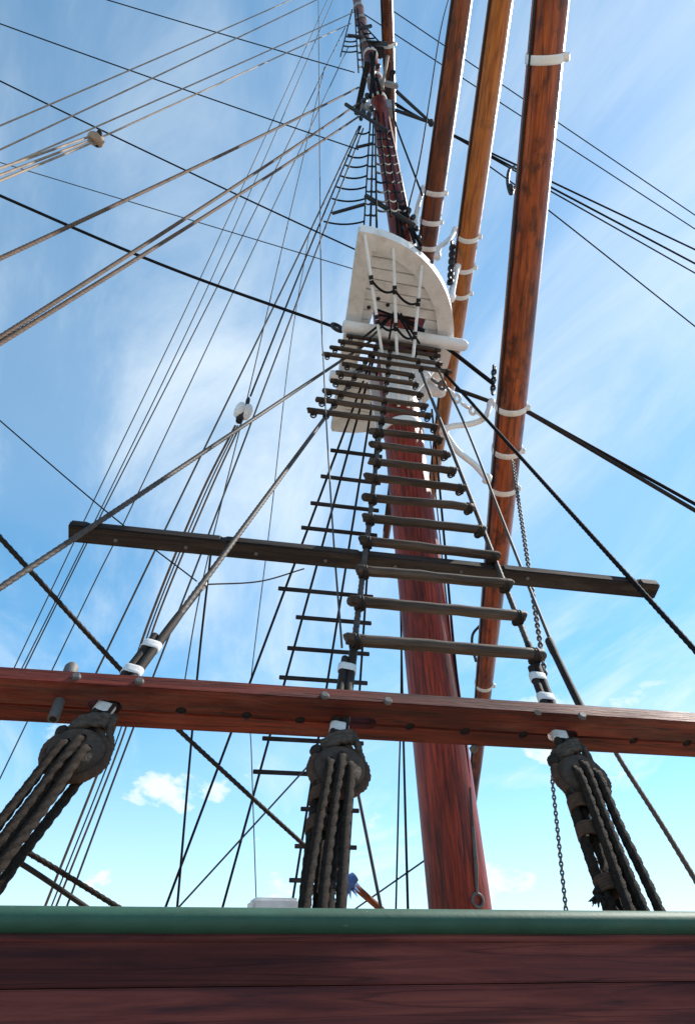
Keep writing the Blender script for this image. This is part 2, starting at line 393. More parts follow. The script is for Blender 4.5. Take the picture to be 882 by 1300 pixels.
# mast cap and upper crosstrees at the topmast head
ct = onY(474, 118, YM)
xt = thing('crosstrees', 'grey crosstrees and mast cap at the topmast head', 'crosstrees', ct)
for sy in (-.28, .28):
    MB().box(ct+V((.12, sy, -.1)), ((1, 0, 0), (0, 1, 0), (0, 0, 1)), (.34, .045, .07), .02).build('trestle_tree', 'grey', xt)
for sx, L in ((-.25, .55), (.3, .5)):
    MB().box(ct+V((sx, 0, .08)), ((1, 0, 0), (0, 1, 0), (0, 0, 1)), (.06, L, .055), .02).build('crosstree', 'iron', xt)
MB().box(ct+V((.10, 0, 2.0)), ((1, 0, 0), (0, 1, 0), (0, 0, 1)), (.2, .12, .06), .03).build('mast_cap', 'iron', xt)
MB().box(ct+V((.30, 0, -.55)), ((1, 0, 0), (0, 1, 0), (0, 0, 1)), (.13, .11, .2), .03).build('cheek_block', 'grey', xt)

# ------------------------------------------------------------------ the white fighting top
ftc = mast_pt(ZT)
ft = thing('fighting_top', 'white painted half round platform around the mast above the ladder', 'platform', ftc)
pA = onZ(455, 290, ZT); pB = onZ(440, 410, ZT); pF = onZ(578, 415, ZT)
ymid = YM+.05; halfY = ymid - pA.y
def xa(y): return pA.x + (y-pA.y)*.10                      # the after edge
xfwd = pF.x + .10
def rimx(y):                                               # curved outer edge
    u = min(1, abs(y-ymid)/halfY); return xa(y) + .02 + (xfwd-xa(ymid))*math.sqrt(max(0, 1-u**2.0))**.86
NY = 44
ys = [ymid-halfY + 2*halfY*(.5-.5*math.cos(math.pi*i/NY)) for i in range(NY+1)]
RW = .24
def ring(z0, z1, inset):
    o_, i_ = [], []
    for y in ys: o_.append((rimx(y), y))
    inn = []
    for y in ys:
        yy = ymid + (y-ymid)*(halfY-inset)/halfY
        inn.append((max(xa(yy)+.15, ymid*0 + xa(yy) + (rimx(y)-xa(y))*(1-inset/(xfwd-xa(ymid)))), yy))
    n = len(ys); vs = [(x, y, z0) for x, y in o_]+[(x, y, z1) for x, y in o_]+[(x, y, z0) for x, y in inn]+[(x, y, z1) for x, y in inn]
    fs = []
    for k in range(n-1):
        fs += [(k, k+1, n+k+1, n+k), (2*n+k, 3*n+k, 3*n+k+1, 2*n+k+1), (k, 2*n+k, 2*n+k+1, k+1), (n+k, n+k+1, 3*n+k+1, 3*n+k)]
    return MB().add(vs, fs, False)
ring(ZT-.05, ZT+.10, RW).build('rim_board', 'white', ft)
# after edge board
a0 = V((xa(ymid-halfY), ymid-halfY, 0)); a1 = V((xa(ymid+halfY), ymid+halfY, 0)); ad = (a1-a0).normalized(); an = V((ad.y, -ad.x, 0))
MB().box((a0+a1)/2 + V((0, 0, ZT+.026)) + an*.11, (ad, an, (0, 0, 1)), ((a1-a0).length/2-.02, .11, .070), .012).build('edge_board', 'white', ft)
# planks running fore and aft, leaving the hole at the mast
pw = .175; y = ymid-halfY+.20; i = 0
while y < ymid+halfY-.22:
    yc = y+pw/2; hole = abs(yc-ymid) < .62
    xs_, xe_ = xa(yc)+.20, max(xa(yc)+.3, rimx(yc)-.10)
    segs = [(xs_, xe_)] if not hole else [(xs_, ftc.x-.46), (xe_-.34, xe_)]
    for s0, s1 in segs:
        if s1-s0 > .06:
            MB().box(((s0+s1)/2, yc, ZT+.045+random.uniform(-.002, .002)), ((1, 0, 0), (0, 1, 0), (0, 0, 1)), ((s1-s0)/2, pw/2-.009, .028), .006).build('plank', 'white', ft)
    for s0, s1 in segs:
        if s1-s0 > .06: MB().box(((s0+s1)/2, y, ZT+.09), ((1, 0, 0), (0, 1, 0), (0, 0, 1)), ((s1-s0)/2, .035, .015), .003).build('seam_light_block', 'iron', ft)  # added black strips over the seams, block the light so the gaps look dark
    y += pw; i += 1
for sy in (-.50, .50):                                     # rounded trestle trees / bolsters
    c = V((ftc.x+.06, ymid+sy, ZT-.19)); L = .93
    path = [c+V((-L, 0, 0)), c+V((-L+.03, 0, 0)), c+V((L-.10, 0, 0)), c+V((L-.04, 0, 0)), c+V((L, 0, 0))]
    MB().tube(path, [.08, .092, .092, .084, .055], 20).build('bolster', 'white', ft)
for sy in (-.31, .31):                                     # cheeks under the top
    MB().prism([(ftc.x-.30, ymid+sy-.03, ZT-.32), (ftc.x+.62, ymid+sy-.03, ZT-.32), (ftc.x+.52, ymid+sy-.03, ZT-.62), (ftc.x+.06, ymid+sy-.03, ZT-1.35), (ftc.x-.22, ymid+sy-.03, ZT-1.35)], (0, .06, 0)).build('cheek', 'white', ft)
for x_, y_ in ((458, 382), (468, 390), (480, 379), (492, 387), (470, 296), (497, 313), (532, 335)):
    q = onZ(x_, y_, ZT+.015)
    MB().lathe([(.030, -.012), (.030, .0), (.02, .004)], q-V((0, 0, .01)), V((0, 0, -1)), 10).build('bolt', 'iron', ft)

# ------------------------------------------------------------------ yards
def yard(label, mat, cpx, fpx, dY, half, rc, rt, bands, trackr=.02, Yc=None):
    Yc = YM if Yc is None else Yc
    c = onY(*cpx, Yc); f = onY(*fpx, Yc+dY); d = (c-f).normalized()          # local +Z points to the quay side
    t = thing('yard', label, 'yard', c, None, frame(d, V((0, 0, 1))))           # local +X = up, +Y = d x up
    rf = lambda z: rc - (rc-rt)*(abs(z)/half)**1.8
    spar_mesh(MB(), -half, half, rf, 28, 60).build('spar', mat, t, local=True)
    iw = WM[t.name].inverted()
    for px in bands:
        rr = ray(*px); # nearest point of the axis to that line of sight
        w0 = c-EYE; a = d.dot(d); b_ = d.dot(rr); cc = rr.dot(rr); z = (b_*rr.dot(w0)-cc*d.dot(w0))/(a*cc-b_*b_)
        g = MB(); band(g, z, rf(z), .085, .014); wbnd = g.build('white_band', 'white', t, local=True)
        g = MB(); 
        q = V((-rf(z)*.35, -rf(z)*.98, z)); 
        g.lathe([(.03, -.05), (.042, -.04), (.042, .04), (.03, .05)], q, V((-.3, -1, 0)), 10).build('band_bolt', 'white', wbnd, local=True)
    return t, c, d, rf
def side_line(t, rf, half, ang, off, r, mat, name):
    pts = []
    for i in range(41):
        z = -half*.97 + half*1.94*i/40; R = rf(z)+off; pts.append(V((R*math.cos(ang), R*math.sin(ang), z)))
    return MB().tube(pts, r, 6).build(name, mat, t, local=True)
y1, y1c, y1d, y1r = yard('massive red brown lower yard with dark stains and white iron bands', 'yard_red', (644, 560), (602.5, 985), 8.5, 10.6, .205, .10, [(695, 73), (650, 515), (648, 570), (640, 617), (617, 868)])
y2, y2c, y2d, y2r = yard('bright orange varnished topsail yard beside the white platform', 'yard_orange', (588.5, 335), (546, 640), 7.4, 8.2, .185, .09, [(596, 298), (589, 337), (585, 370)])
y3, y3c, y3d, y3r = yard('dark blotched brown upper topsail yard joined to a black forked crane', 'yard_brown', (547, 275), (488, 695), 8.0, 8.0, .185, .09, [(551, 243), (546, 280), (541, 312)])
y4, y4c, y4d, y4r = yard('thin dark brown topgallant yard beside the slender upper mast', 'yard_brown', (493, 62), (500, 262), 4.0, 4.6, .14, .07, [(496, 55)])
for t, rf, half in ((y1, y1r, 10.6), (y2, y2r, 8.2), (y3, y3r, 8.0), (y4, y4r, 4.6)):
    side_line(t, rf, half, math.radians(118), .012, .016, 'iron', 'jackstay')

def world_tube(name, label, cat, pts, r, mat, group=None, n=12, sm=10, lobes=False, parent=None):
    p = smooth_path(pts, sm) if len(pts) > 2 else [V(q) for q in pts]
    m_ = MB()
    if lobes: laid(m_, p, r)
    else: m_.tube(p, r, n)
    o = m_.build(name, mat, parent)
    if parent is None: tag(o, label, cat, group)
    return o
# curved white truss arms holding the yards off the mast
def arm(label, pts, r, ends=True):
    t = thing('yard_truss', label, 'truss arm', pts[0])
    MB().tube(smooth_path(pts, 10), r, 12).build('arm', 'white', t)
    for q, nm in ((pts[0], 'collar'), (pts[-1], 'pivot')):
        MB().lathe([(r*.7, -r*1.5), (r*1.35, -r*1.2), (r*1.42, 0), (r*1.35, r*1.2), (r*.7, r*1.5)], q, V((.3, -.2, 1)), 14).build(nm, 'white', t)
    return t
arm('curved white truss arm from mast up to the lower yard', [onY(563, 546, YM-.15), onY(575, 541, YM-.2), onY(598, 538, YM-.25), onY(615, 530, YM-.25), onY(623, 512, YM-.2)], .042)
arm('white truss arm slanting down from mast to the lower yard', [onY(564, 549, YM-.1), onY(580, 572, YM-.2), onY(602, 590, YM-.22), onY(618, 608, YM-.2)], .042)
arm('curved white truss arm from platform rim to orange yard', [onY(555, 325, YM-.15), onY(558, 314, YM-.2), onY(570, 304, YM-.2), onY(577, 293, YM-.15)], .042)
arm('straight white strut from platform edge to orange yard band', [onY(573, 378, YM-.3), onY(580, 340, YM-.2)], .042)
arm('small white truss arm behind the platform rim beside dark yard', [onY(526, 285, YM-.1), onY(530, 262, YM-.1), onY(537, 240, YM-.15)], .042)
fk = thing('yard_crane', 'black forked iron crane between crosstrees and dark yard', 'crane', onY(504, 116, YM))
hub = onY(547, 156, YM-.15)
for i, p in enumerate((onY(503, 116, YM-.2), onY(499, 139, YM+.1), onY(512, 143, YM-.1))):
    MB().tube([p, hub], [.038, .03], 10).build('crane_arm', 'iron', fk)
MB().lathe([(.03, -.07), (.06, -.055), (.06, .055), (.03, .07)], hub, V((0, 0, 1)), 12).build('pivot', 'iron', fk)

# chains
def chain(label, a, b, link=.055, wire=.008, mat='galv', sag=0.0):
    pts = line(a, b, max(4, int((V(b)-V(a)).length/(link*.72))), sag); m_ = MB()
    for i, (p, q) in enumerate(zip(pts, pts[1:])):
        d = (q-p).normalized(); x = d.orthogonal().normalized(); yv = d.cross(x)
        if i % 2: x, yv = yv, -x
        c = (p+q)/2; R, W = link*.5, link*.3; loop = []
        for k in range(10):
            an_ = 2*math.pi*k/10; loop.append(c + d*(R*math.cos(an_)) + x*(W*math.sin(an_)))
        loop.append(loop[0]); m_.tube(loop, wire, 5, cap=False)
    return tag(m_.build('chain', mat), label, 'chain')
chain('galvanised chain hanging from lower yard bands past the rungs', onY(650, 585, YM-.25), onY(692, 862, 5.2), .062, .0095)
chain('galvanised chain hanging behind the deadeye down to the rail', onY(700, 985, 4.8), onY(720, 1175, 4.8), .036, .0062)
chain('black chain looping beside the orange yard above white strut', onY(574, 308, YM-.25), onY(571, 360, YM-.3), .13, .026, 'iron')
chain('black chain against the lower yard above its white band', onY(627, 465, YM-.28), onY(625, 500, YM-.28), .10, .02, 'iron')
sg = thing('sling_tackle', 'white painted shackles and sling between mast and lower yard', 'sling', onY(545, 482, YM-.3))
sp_ = [onY(x_, y_, YM-.35) for x_, y_ in ((541, 478), (552, 484), (561, 489), (571, 496), (580, 506), (590, 515), (600, 521), (609, 526))]
for i, p in enumerate(sp_):
    MB().torus(p, V((.4, -.8, .5 if i % 2 else -.6)), .055, .022, 12, 8).build('shackle', 'white' if i not in (1, 2) else 'galv', sg)
y1w = WM[y1.name]
hb = thing('iron_hook', 'black iron hook block hanging on side of lower yard', 'hook', onY(649, 225, YM-2.2))
MB().tube(smooth_path([onY(652, 212, YM-2.6), onY(646, 216, YM-2.6), onY(644, 232, YM-2.6), onY(648, 246, YM-2.6), onY(652, 238, YM-2.6)], 8), .022, 8).build('hook', 'iron', hb)
MB().torus(onY(648, 240, YM-2.6), V((1, -.3, .2)), .05, .018, 14, 8).build('ring', 'iron', hb)

# ------------------------------------------------------------------ near shrouds with deadeyes
NOUT = PN                                                 # outboard normal of the shroud plane
def deadeye(parent, c, up, R, mat='deadeye'):
    """round wooden block, three holes, faces outboard"""
    T = R*.46; prof = []
    for k in range(13):
        a = -math.pi/2 + math.pi*k/12
        prof.append((R*.70 + R*.30*math.cos(a), T*math.sin(a)))
    prof = [(R*.35, -T*1.06)] + prof + [(R*.35, T*1.06)]
    g = MB().lathe(prof, c, NOUT, 36); o = g.build('deadeye', mat, None, V((0, 0, 0)))
    sd_ = up.cross(NOUT).normalized(); holes = []
    for hx, hy in ((-.40, -.02), (0, .36), (.40, -.02)):
        holes.append(c + sd_*(hx*R) + up*(hy*R))
    cut(o, [MB().lathe([(R*.155, -T*2), (R*.155, T*2)], h, NOUT, 16) for h in holes])
    iw = WM[parent.name].inverted(); o.data.transform(iw); o.parent = parent; WM[o.name] = WM[parent.name].copy()
    for p in o.data.polygons: p.use_smooth = True
    try: o.data.set_sharp_from_angle(angle=math.radians(40))
    except Exception: pass
    return o, holes, sd_, T
def shroud(label, top, bottom_px, eye_px, beam_px, R, lower, seiz, fall=0, wraps=3):
    """top: 3D hounds point, eye_px: deadeye centre, all in the shroud plane"""
    c = onP(*eye_px); up = (top-c).normalized()
    t = thing('shroud', label, 'shroud', c-up*.5, 'shrouds set up with deadeyes and lanyards behind the green rail')
    L = (top-c).length
    # standing rope; lower stretch is served (thicker, smooth)
    m_ = MB(); laid(m_, line(c+up*(R*1.15), top, 2), .0195, n=9); m_.build('shroud_rope', 'grey_rope', t)
    sd_ = up.cross(NOUT).normalized()
    e = onP(*seiz[0]); k = (e-c).dot(up)
    m_ = MB(); m_.tube(line(c+up*(R*1.1), c+up*(k+.30), 12), [.0225]*10+[.022, .020], 12).build('served_rope', 'tar', t)
    off = sd_*(-.042)
    m_ = MB(); m_.tube(line(c+up*(R*1.1)+off, c+up*(k+.085)+off*.9, 8), [.0215]*7+[.019], 12).build('turned_up_end', 'tar', t)
    for qi, q in enumerate(seiz):
        kk = (onP(*q)-c).dot(up); h = .052; sw = 1.0 if qi < 2 and q[1] < 900 else .92; cc = c+up*kk+off*.5; pr = []
        n = 28; vs = []
        for z in (-h/2, -h/2+.004, -h/6, h/6, h/2-.004, h/2):
            g_ = 1.0 if abs(z) < h/2 else .9
            for i in range(n):
                a = 2*math.pi*i/n; vs.append(cc + sd_*(math.cos(a)*.0475*sw*g_) + NOUT*(math.sin(a)*.029*sw*g_) + up*(z+.004*math.sin(3*a)))
        MB().add(vs, [(r*n+i, r*n+(i+1) % n, (r+1)*n+(i+1) % n, (r+1)*n+i) for r in range(5) for i in range(n)]).build('white_seizing', 'wrap', t)
    d, holes, sd_, T = deadeye(t, c, up, R)
    # strop: the shroud laid round the deadeye's rim
    loop = []
    for i in range(37):
        a = math.radians(118) + math.radians(304)*i/36
        loop.append(c + sd_*(math.cos(a)*R*1.03) + up*(math.sin(a)*R*1.03))
    loop = [c+up*(R*1.45)+off] + loop + [c+up*(R*1.45)]
    m_ = MB(); laid(m_, smooth_path(loop, 3), .023, depth=.16); m_.build('strop', 'strop', t)
    # turns of the lanyard's end about the neck
    nk = c + up*(R*1.42) + off*.5; pts = []
    for i in range(wraps*14+1):
        a = 2*math.pi*i/14; hgt = (i/(wraps*14)-.5)*.062
        tilt = .045*math.cos(a+.4)
        pts.append(nk + sd_*(math.cos(a)*.060) + NOUT*(math.sin(a)*.050) + up*(hgt+tilt))
    m_ = MB(); laid(m_, smooth_path(pts, 3), .0185, n=12, depth=.32); m_.build('neck_turns', 'neck', t)
    m_ = MB(); pts = [pts[-1], pts[-1]+sd_*.02-up*.07+NOUT*.02, c+sd_*(R*.9)+up*(R*.75)-NOUT*.02]
    laid(m_, smooth_path(pts, 6), .018, depth=.32); m_.build('neck_turns', 'neck', t)
    # knot of the standing end
    kn = c - sd_*(R*.92) + up*(R*.72)
    MB().lathe([(.012, -.03), (.026, -.02), (.031, 0), (.026, .02), (.012, .03)], kn, (NOUT-sd_).normalized(), 12).build('knot', 'tar', t)
    # lower deadeye below the rail and the lanyard's turns
    lc = c - up*lower
    d2, h2, _, _ = deadeye(t, lc, up, R)
    for i, (ha, hb_) in enumerate(zip(holes, h2)):
        hb_ = lc + (hb_-lc)*1.12; spread = (i-1)
        a0 = ha + NOUT*(T*.2); a1 = ha + NOUT*(T*1.30) - up*.035; b1 = hb_ + NOUT*(T*1.25) + up*.05 + sd_*(spread*.01)
        m_ = MB(); laid(m_, resample(smooth_path([ha-NOUT*T, a0, a1, a1.lerp(b1, .33)+sd_*random.uniform(-.006, .006), a1.lerp(b1, .66)+sd_*random.uniform(-.008, .008), b1, hb_], 10), .006), .0212, depth=.22)
        m_.build('lanyard', 'lanyard', t)
        a2 = ha - NOUT*(T*1.25) - up*.05; b2 = hb_ - NOUT*(T*1.2)
        m_ = MB(); laid(m_, smooth_path([ha+up*.01, a2, a2.lerp(b2, .5)+sd_*random.uniform(-.02, .02), b2], 10), .0212, depth=.22)
        m_.build('lanyard', 'lanyard', t)
    if fall:
        f0 = kn - up*.02; f1 = c - up*(R*1.2) - sd_*(R*.72) ; f2 = c - up*(lower*.55) - sd_*(R*(.62+.2*(fall > 1))); f3 = lc - sd_*(R*.45)
        fp = smooth_path([f0, f1, f2, f3], 14)
        m_ = MB(); laid(m_, fp, .0212, depth=.22); lf = m_.build('lanyard_fall', 'lanyard', t)
        fp2 = smooth_path([f1+sd_*.045-NOUT*.02, f1-up*.08+sd_*.04, f2+up*.03+sd_*.045-NOUT*.01, f2-up*.09+sd_*(.05 if fall == 1 else -.03)], 14)
        m_ = MB(); laid(m_, fp2, .019, depth=.30); le = m_.build('lanyard_end', 'lanyard', t)
        for s_ in (.36, .50, .72)[:3 if fall > 1 else 2]:
            q = fp[int(len(fp)*s_)]; qd = (fp[int(len(fp)*s_)+1]-q).normalized(); m_ = MB()
            for j in range(5):
                m_.torus(q + sd_*.022 + qd*((j-2)*.012), qd, .040, .008, 18, 6, 1.0)
            m_.build('seizing', 'strop', lf)
        if fall > 1:
            q = fp2[-1]; m_ = MB()
            for j in range(26):
                dv = (-up + V((random.uniform(-.8, .8), random.uniform(-.8, .8), random.uniform(-.5, .5)))).normalized()
                m_.tube([q, q+dv*random.uniform(.03, .055)], [.006, .002], 4)
            m_.build('frayed_end', 'tar', le)
    return t, c, up
def plane_dir_top(px): return onP(*px)
S1 = shroud('shroud with deadeye beside the belaying pin in the red beam', onP(493, 421), None, (97, 958), (130, 890), .112, .86, [(182, 818), (158, 850), (140, 903)], 0, 3)
S2 = shroud('shroud with deadeye and bound lanyard fall in front of the far ladder', onP(497, 428), None, (430, 979), (437, 905), .112, .86, [(442, 850), (434, 926)], 1, 3)
S3 = shroud('shroud with deadeye and frayed lanyard end beside the hanging chain', onP(520, 436), None, (737, 988), (700, 925), .112, .86, [(681, 861), (697, 888), (714, 936)], 2, 3)
# two outer shrouds whose deadeyes are beyond the picture
m_ = MB(); a = onP(100, 680); b = onP(490, 420); laid(m_, line(a-(b-a)*.55, b, 2), .0195, n=9)
tag(m_.build('shroud', 'grey_rope'), 'laid grey shroud crossing the notched end of black batten beside white blocks', 'shroud')
m_ = MB(); a = onP(800, 735); b = onP(532, 438); laid(m_, line(a-(b-a)*.62, b, 2), .0205, n=9)
tag(m_.build('shroud', 'black_rope'), 'dark laid shroud crossing the free end of black batten beyond the lower yard', 'shroud')

# ------------------------------------------------------------------ red pin beam
bc = onP(437, 905) - LEAN*.009; bz = bc
beam = thing('pin_rail', 'heavy red brown wooden beam with drilled holes and bolts across the shrouds', 'beam', V((.8, bc.y, bc.z)))
HW, HT = .118, .037                                       # half width across the shroud plane, half thickness along it
def bpt(x_, y_): 
    """pixel on the underside of the beam"""
    d = ray(x_, y_); n_ = LEAN; p0 = bc - LEAN*HT; return EYE + d*((p0-EYE).dot(n_)/d.dot(n_))
cuts = []; pinholes = [(230, 903), (313, 909), (381, 915), (520, 923), (590, 929), (664, 933), (804, 941), (872, 944), (-40, 885)]
SEAM = (bpt(520, 923)-bc).dot(PN)                            # open joint that runs through the pin holes
def beam_cuts():
    cs = []
    for x_, y_ in pinholes:
        q = bpt(x_, y_); cs.append(MB().lathe([(.0245, -.3), (.0245, HT*1.85)], q, LEAN, 18))
    for x_, y_, L in ((133, 897, .06), (455, 918, .075), (714, 934, .065)):          # slots where the shrouds pass
        q = bpt(x_, y_); pts = []
        for k in range(20):
            a = 2*math.pi*k/20; pts.append(q - LEAN*.3 + V((1, 0, 0))*(math.cos(a)*.036 + (L if math.cos(a) > 0 else -L)*.62) + PN*(math.sin(a)*.036))
        cs.append(MB().prism(pts, LEAN*.6))
    return cs
for lo, hi in ((SEAM+.0012, HW), (-HW, SEAM-.0012)):
    g = MB().box(V((.8, bc.y, bc.z))+PN*((lo+hi)/2), ((1, 0, 0), PN, LEAN), (4.2, (hi-lo)/2, HT), .0045)
    bo = g.build('beam_timber', 'beam', None, V((0, 0, 0)))
    cut(bo, beam_cuts())
    bo.data.transform(WM[beam.name].inverted()); bo.parent = beam
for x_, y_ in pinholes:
    q = bpt(x_, y_); MB().lathe([(.0243, .010), (.0243, .03)], q, LEAN, 18).build('hole_shade_disc', 'dark', beam)  # recessed dark discs, the black shade of the pin holes put in as colour
for x_, y_ in ((177, 866), (412, 884), (492, 891), (738, 910), (97, 860)):
    d = ray(x_, y_); p0 = bc+PN*HW; q = EYE + d*((p0-EYE).dot(PN)/d.dot(PN))
    MB().lathe([(.021, 0), (.021, .010), (.016, .018)], q-PN*.002, PN, 6).build('bolt_head', 'galv', beam)
d = ray(682, 905); q = EYE + d*((bc+PN*HW-EYE).dot(PN)/d.dot(PN))
MB().lathe([(.018, 0), (.018, .003)], q-PN*.0015, PN, 12).build('bolt_hole_shade', 'dark', beam)  # dark disc on the face, paints the shade of an open bolt hole
for x_ in (604, 735, 100+24):
    q = bpt(x_, {604: 940, 735: 952}.get(x_, 915)); MB().lathe([(.022, 0), (.022, .012), (.014, .016)], q+(-PN)*.05, -LEAN, 6).build('bolt_head', 'galv', beam)
q = bpt(76, 890)
pn = thing('belaying_pin', 'short grey metal belaying pin stuck through the red beam', 'belaying pin', q)
m_ = MB(); psh = m_.lathe([(.023, -.105), (.023, .13), (.023, .16)], q, LEAN, 16).build('pin_shaft', 'galv', pn)
m_ = MB(); m_.lathe([(.023, .135), (.031, .15), (.031, .21), (.024, .225)], q, LEAN, 16).build('pin_handle', 'galv', pn)
MB().lathe([(.015, -.1062), (.015, -.1052)], q, LEAN, 12).build('bore_shade', 'dark', psh)  # dark disc on the pin's end, shade of the bore painted on

# ------------------------------------------------------------------ black batten
kc = onP(441, 707, -.075)
ka, kb = onP(84, 683, -.075), onP(824, 740, -.075)
xm, xh = (ka.x+kb.x)/2, (kb.x-ka.x)/2
bat = thing('sheer_batten', 'long weathered black wooden batten behind the shrouds and rungs', 'batten', V((xm, kc.y, kc.z)))
kz = (ka+kb)/2
bo = MB().box(kz, ((1, 0, 0), PN, LEAN), (xh, .062, .036), .010).build('batten_timber', 'batten', None, V((0, 0, 0)))
cuts = []
for px in ((112, 672), (283, 690), (459, 700), (632, 712), (798, 722)):
    q = onP(px[0], px[1], -.012); cuts.append(MB().lathe([(.024, -.4), (.024, .4)], V((q.x, kz.y, kz.z)) + PN*.070, LEAN, 14))
cut(bo, cuts)
bo.data.transform(WM[bat.name].inverted()); bo.parent = bat
for px in ((147, 686), (236, 695), (325, 703), (413, 712), (501, 719), (585, 726), (669, 734)):
    d = ray(*px); p0 = kz-LEAN*.036; q = EYE + d*((p0-EYE).dot(LEAN)/d.dot(LEAN))
    MB().lathe([(.013, 0), (.013, .006), (.007, .010)], q+LEAN*.001, -LEAN, 10).build('bolt_head', 'galv', bat)

# ------------------------------------------------------------------ near ladder rungs
upper = [((451, 417), (537, 435)), ((440, 426), (558, 445)), ((430, 433), (558, 452)), ((420, 441), (561, 462)), ((410, 449), (572, 472)),
         ((435, 462), (526, 477)), ((427, 473), (531, 488)), ((420, 483), (536, 501)), ((411, 496), (542, 516)), ((402, 507), (547, 528)), ((391, 521), (555, 542))]
lower_ = [((470, 547), (561, 557)), ((471, 564), (569, 577)), ((469, 585), (578, 598)), ((464, 605), (589, 620)), ((462.5, 631), (600, 644)),
          ((461.6, 657), (614, 673)), ((458, 686), (631, 706)), ((454, 723.5), (648, 742)), ((445, 762.6), (665, 782.5)), ((440, 811), (687, 831))]
def near_pt(z_of, st):  # point of a shroud at a rung
    t, c, up = st; return c + up*((z_of - c.z)/up.z)
def rung(i, ends, low):
    a = onP(*ends[0], .050); b = onP(*ends[1], .050); r = .033 if low else .030
    ld = (b-a).normalized(); L = (b-a).length
    t = thing('ladder_rung', ('round weathered wooden rung between two shrouds, %s one up from the red beam' % ORD[9-i]) if low else ('round dark wooden rung in the crowded ladder top, %s below the white platform' % ORD[i]), 'rung', a,
              'rungs of the long lower ladder' if low else 'rungs crowded below the platform', Matrix((ld, PN, ld.cross(PN))).transposed())
    m_ = MB(); n = 14; pts = [V((L*k/10, random.uniform(-.003, .003), random.uniform(-.004, .004))) for k in range(11)]
    m_.tube([V((-.004, 0, 0))]+pts+[V((L+.004, 0, 0))], [r*.85]+[r*random.uniform(.98, 1.02) for _ in pts]+[r*.85], n).build('bar', 'rung', t, local=True)
    iw = WM[t.name].inverted(); xs = []
    if low: xs = [(iw @ near_pt(a.z, s)).x for s in (S2, S3)]
    else:
        for s in (S1, S2, S3): xs.append((iw @ near_pt(a.z, s)).x)
    xs = [max(.03, min(L-.035, x_)) for x_ in xs]
    if min(xs) > .10: xs.append(.06)
    if max(xs) < L-.12: xs.append(L-.06)
    for x_ in xs:
        g_ = MB()
        for j in range(4):
            g_.torus(V((x_+(j-1.5)*.0125, -.012 if j % 2 else -.006, 0)), V((1, .12*(j-1.5), 0)), r*1.10, .0065, 16, 6)
        g_.torus(V((x_, -.035, 0)), V((.25, .2, 1)), .030, .008, 14, 6)
        g_.build('rope_lashing', 'tar', t, local=True)
    return t
for i, e in enumerate(upper): rung(i, e, False)
for i, e in enumerate(lower_): rung(i, e, True)

# ------------------------------------------------------------------ ropes
def rope(label, cat, pts, r, mat, group=None, name='rope', lobes=False, sag=0.0, n=8):
    P = []; r *= .76 if mat in ('thin', 'black_rope', 'hemp', 'grey_rope') else .88
    for x_, y_, Y in pts: P.append(onY(x_, y_, Y))
    if len(P) == 2: path = line(P[0], P[1], 14 if sag else 2, sag)
    else: path = smooth_path(P, 10)
    m_ = MB()
    if lobes: laid(m_, path, r, n=9)
    else: m_.tube(path, r, n)
    return tag(m_.build(name, mat), label, cat, group)
YF = 2*YM-YR                                              # far rail
# far side shrouds and rungs
hT = mast_pt(ZT-.35) + V((0, .24, 0))
FB = [onY(208, 1158, YF-.1), onY(281, 1158, YF-.1), onY(369, 1158, YF-.1), onY(438, 1158, YF-.1)]
FT = [onY(455, 500, YM+.6), onY(462, 500, YM+.6), onY(474, 500, YM+.6), onY(481, 500, YM+.6)]
def ext(a, b, k): return b + (b-a).normalized()*k
for k, (a, b) in enumerate(zip(FB, FT)):
    m_ = MB(); m_.tube([a-(b-a).normalized()*1.2, a, ext(a, b, .9)], .018, 8)
    tag(m_.build('far_shroud', 'black_rope'), 'black shroud of the far ladder, %s counted from the mast' % ORD[3-k], 'shroud', 'far side shrouds')
def far_rung(y_, i0, i1, num):
    def at_y(i):
        a, b = FB[i], FT[i]; lo, hi = -.3, 1.2
        for _ in range(40):
            mid = (lo+hi)/2; q = a.lerp(b, mid); dd = q-EYE; yy = CY - FPX*dd.dot(UP)/dd.dot(FW)
            if yy > y_: lo = mid
            else: hi = mid
        return a.lerp(b, lo)
    p, q = at_y(i0), at_y(i1); q = V((q.x, (p.y+q.y)/2, p.z)); p = V((p.x, q.y, p.z)); d = (q-p).normalized()
    m_ = MB(); m_.box((p+q)/2 + V((0, -.04, 0)), (d, V((0, 1, 0)), d.cross(V((0, 1, 0)))), ((q-p).length/2+.10, .018, .030), .006)
    return tag(m_.build('far_rung', 'batten'), 'flat dark slat of the far ladder, %s down from the platform' % ORD[num], 'rung', 'far side ladder rungs')
for k, y_ in enumerate((575, 608, 642, 673, 708, 750, 786, 825, 862, 898, 939, 981, 1028, 1075, 1118)): far_rung(y_, 0 if y_ < 770 else (1 if y_ < 1000 else 2), 3, k)

# stays in the fore-and-aft plane, leading aft
GA = 'dark stays leading aft from the mast'
for k, (a, b, r) in enumerate((((-60, -60), (450, 92), .016), ((-60, 8), (455, 190), .016), ((-60, 73), (462, 322), .018))):
    rope('dark wire stay leading aft, attached %s highest on the masts' % ORD[k], 'stay', [(a[0], a[1], YM), (b[0], b[1], YM)], r, 'black_rope', GA, 'stay', sag=.05)
rope('thin dark stay leading aft below the others to the topmast foot', 'stay', [(-60, 188, YM+1), (460, 345, YM)], .011, 'thin', None, 'stay')
rope('thick black stay ending in a ring at the white bolster', 'stay', [(-60, 222, YM), (200, 334, YM), (424, 415, YM-.3)], .030, 'black_rope', None, 'stay')
rg = MB(); rg.torus(onY(428, 416, YM-.3), V((.3, -1, .3)), .085, .03, 18, 8); tag(rg.build('shackle_ring', 'iron'), 'black iron ring at the end of the thick stay by the bolster', 'ring')
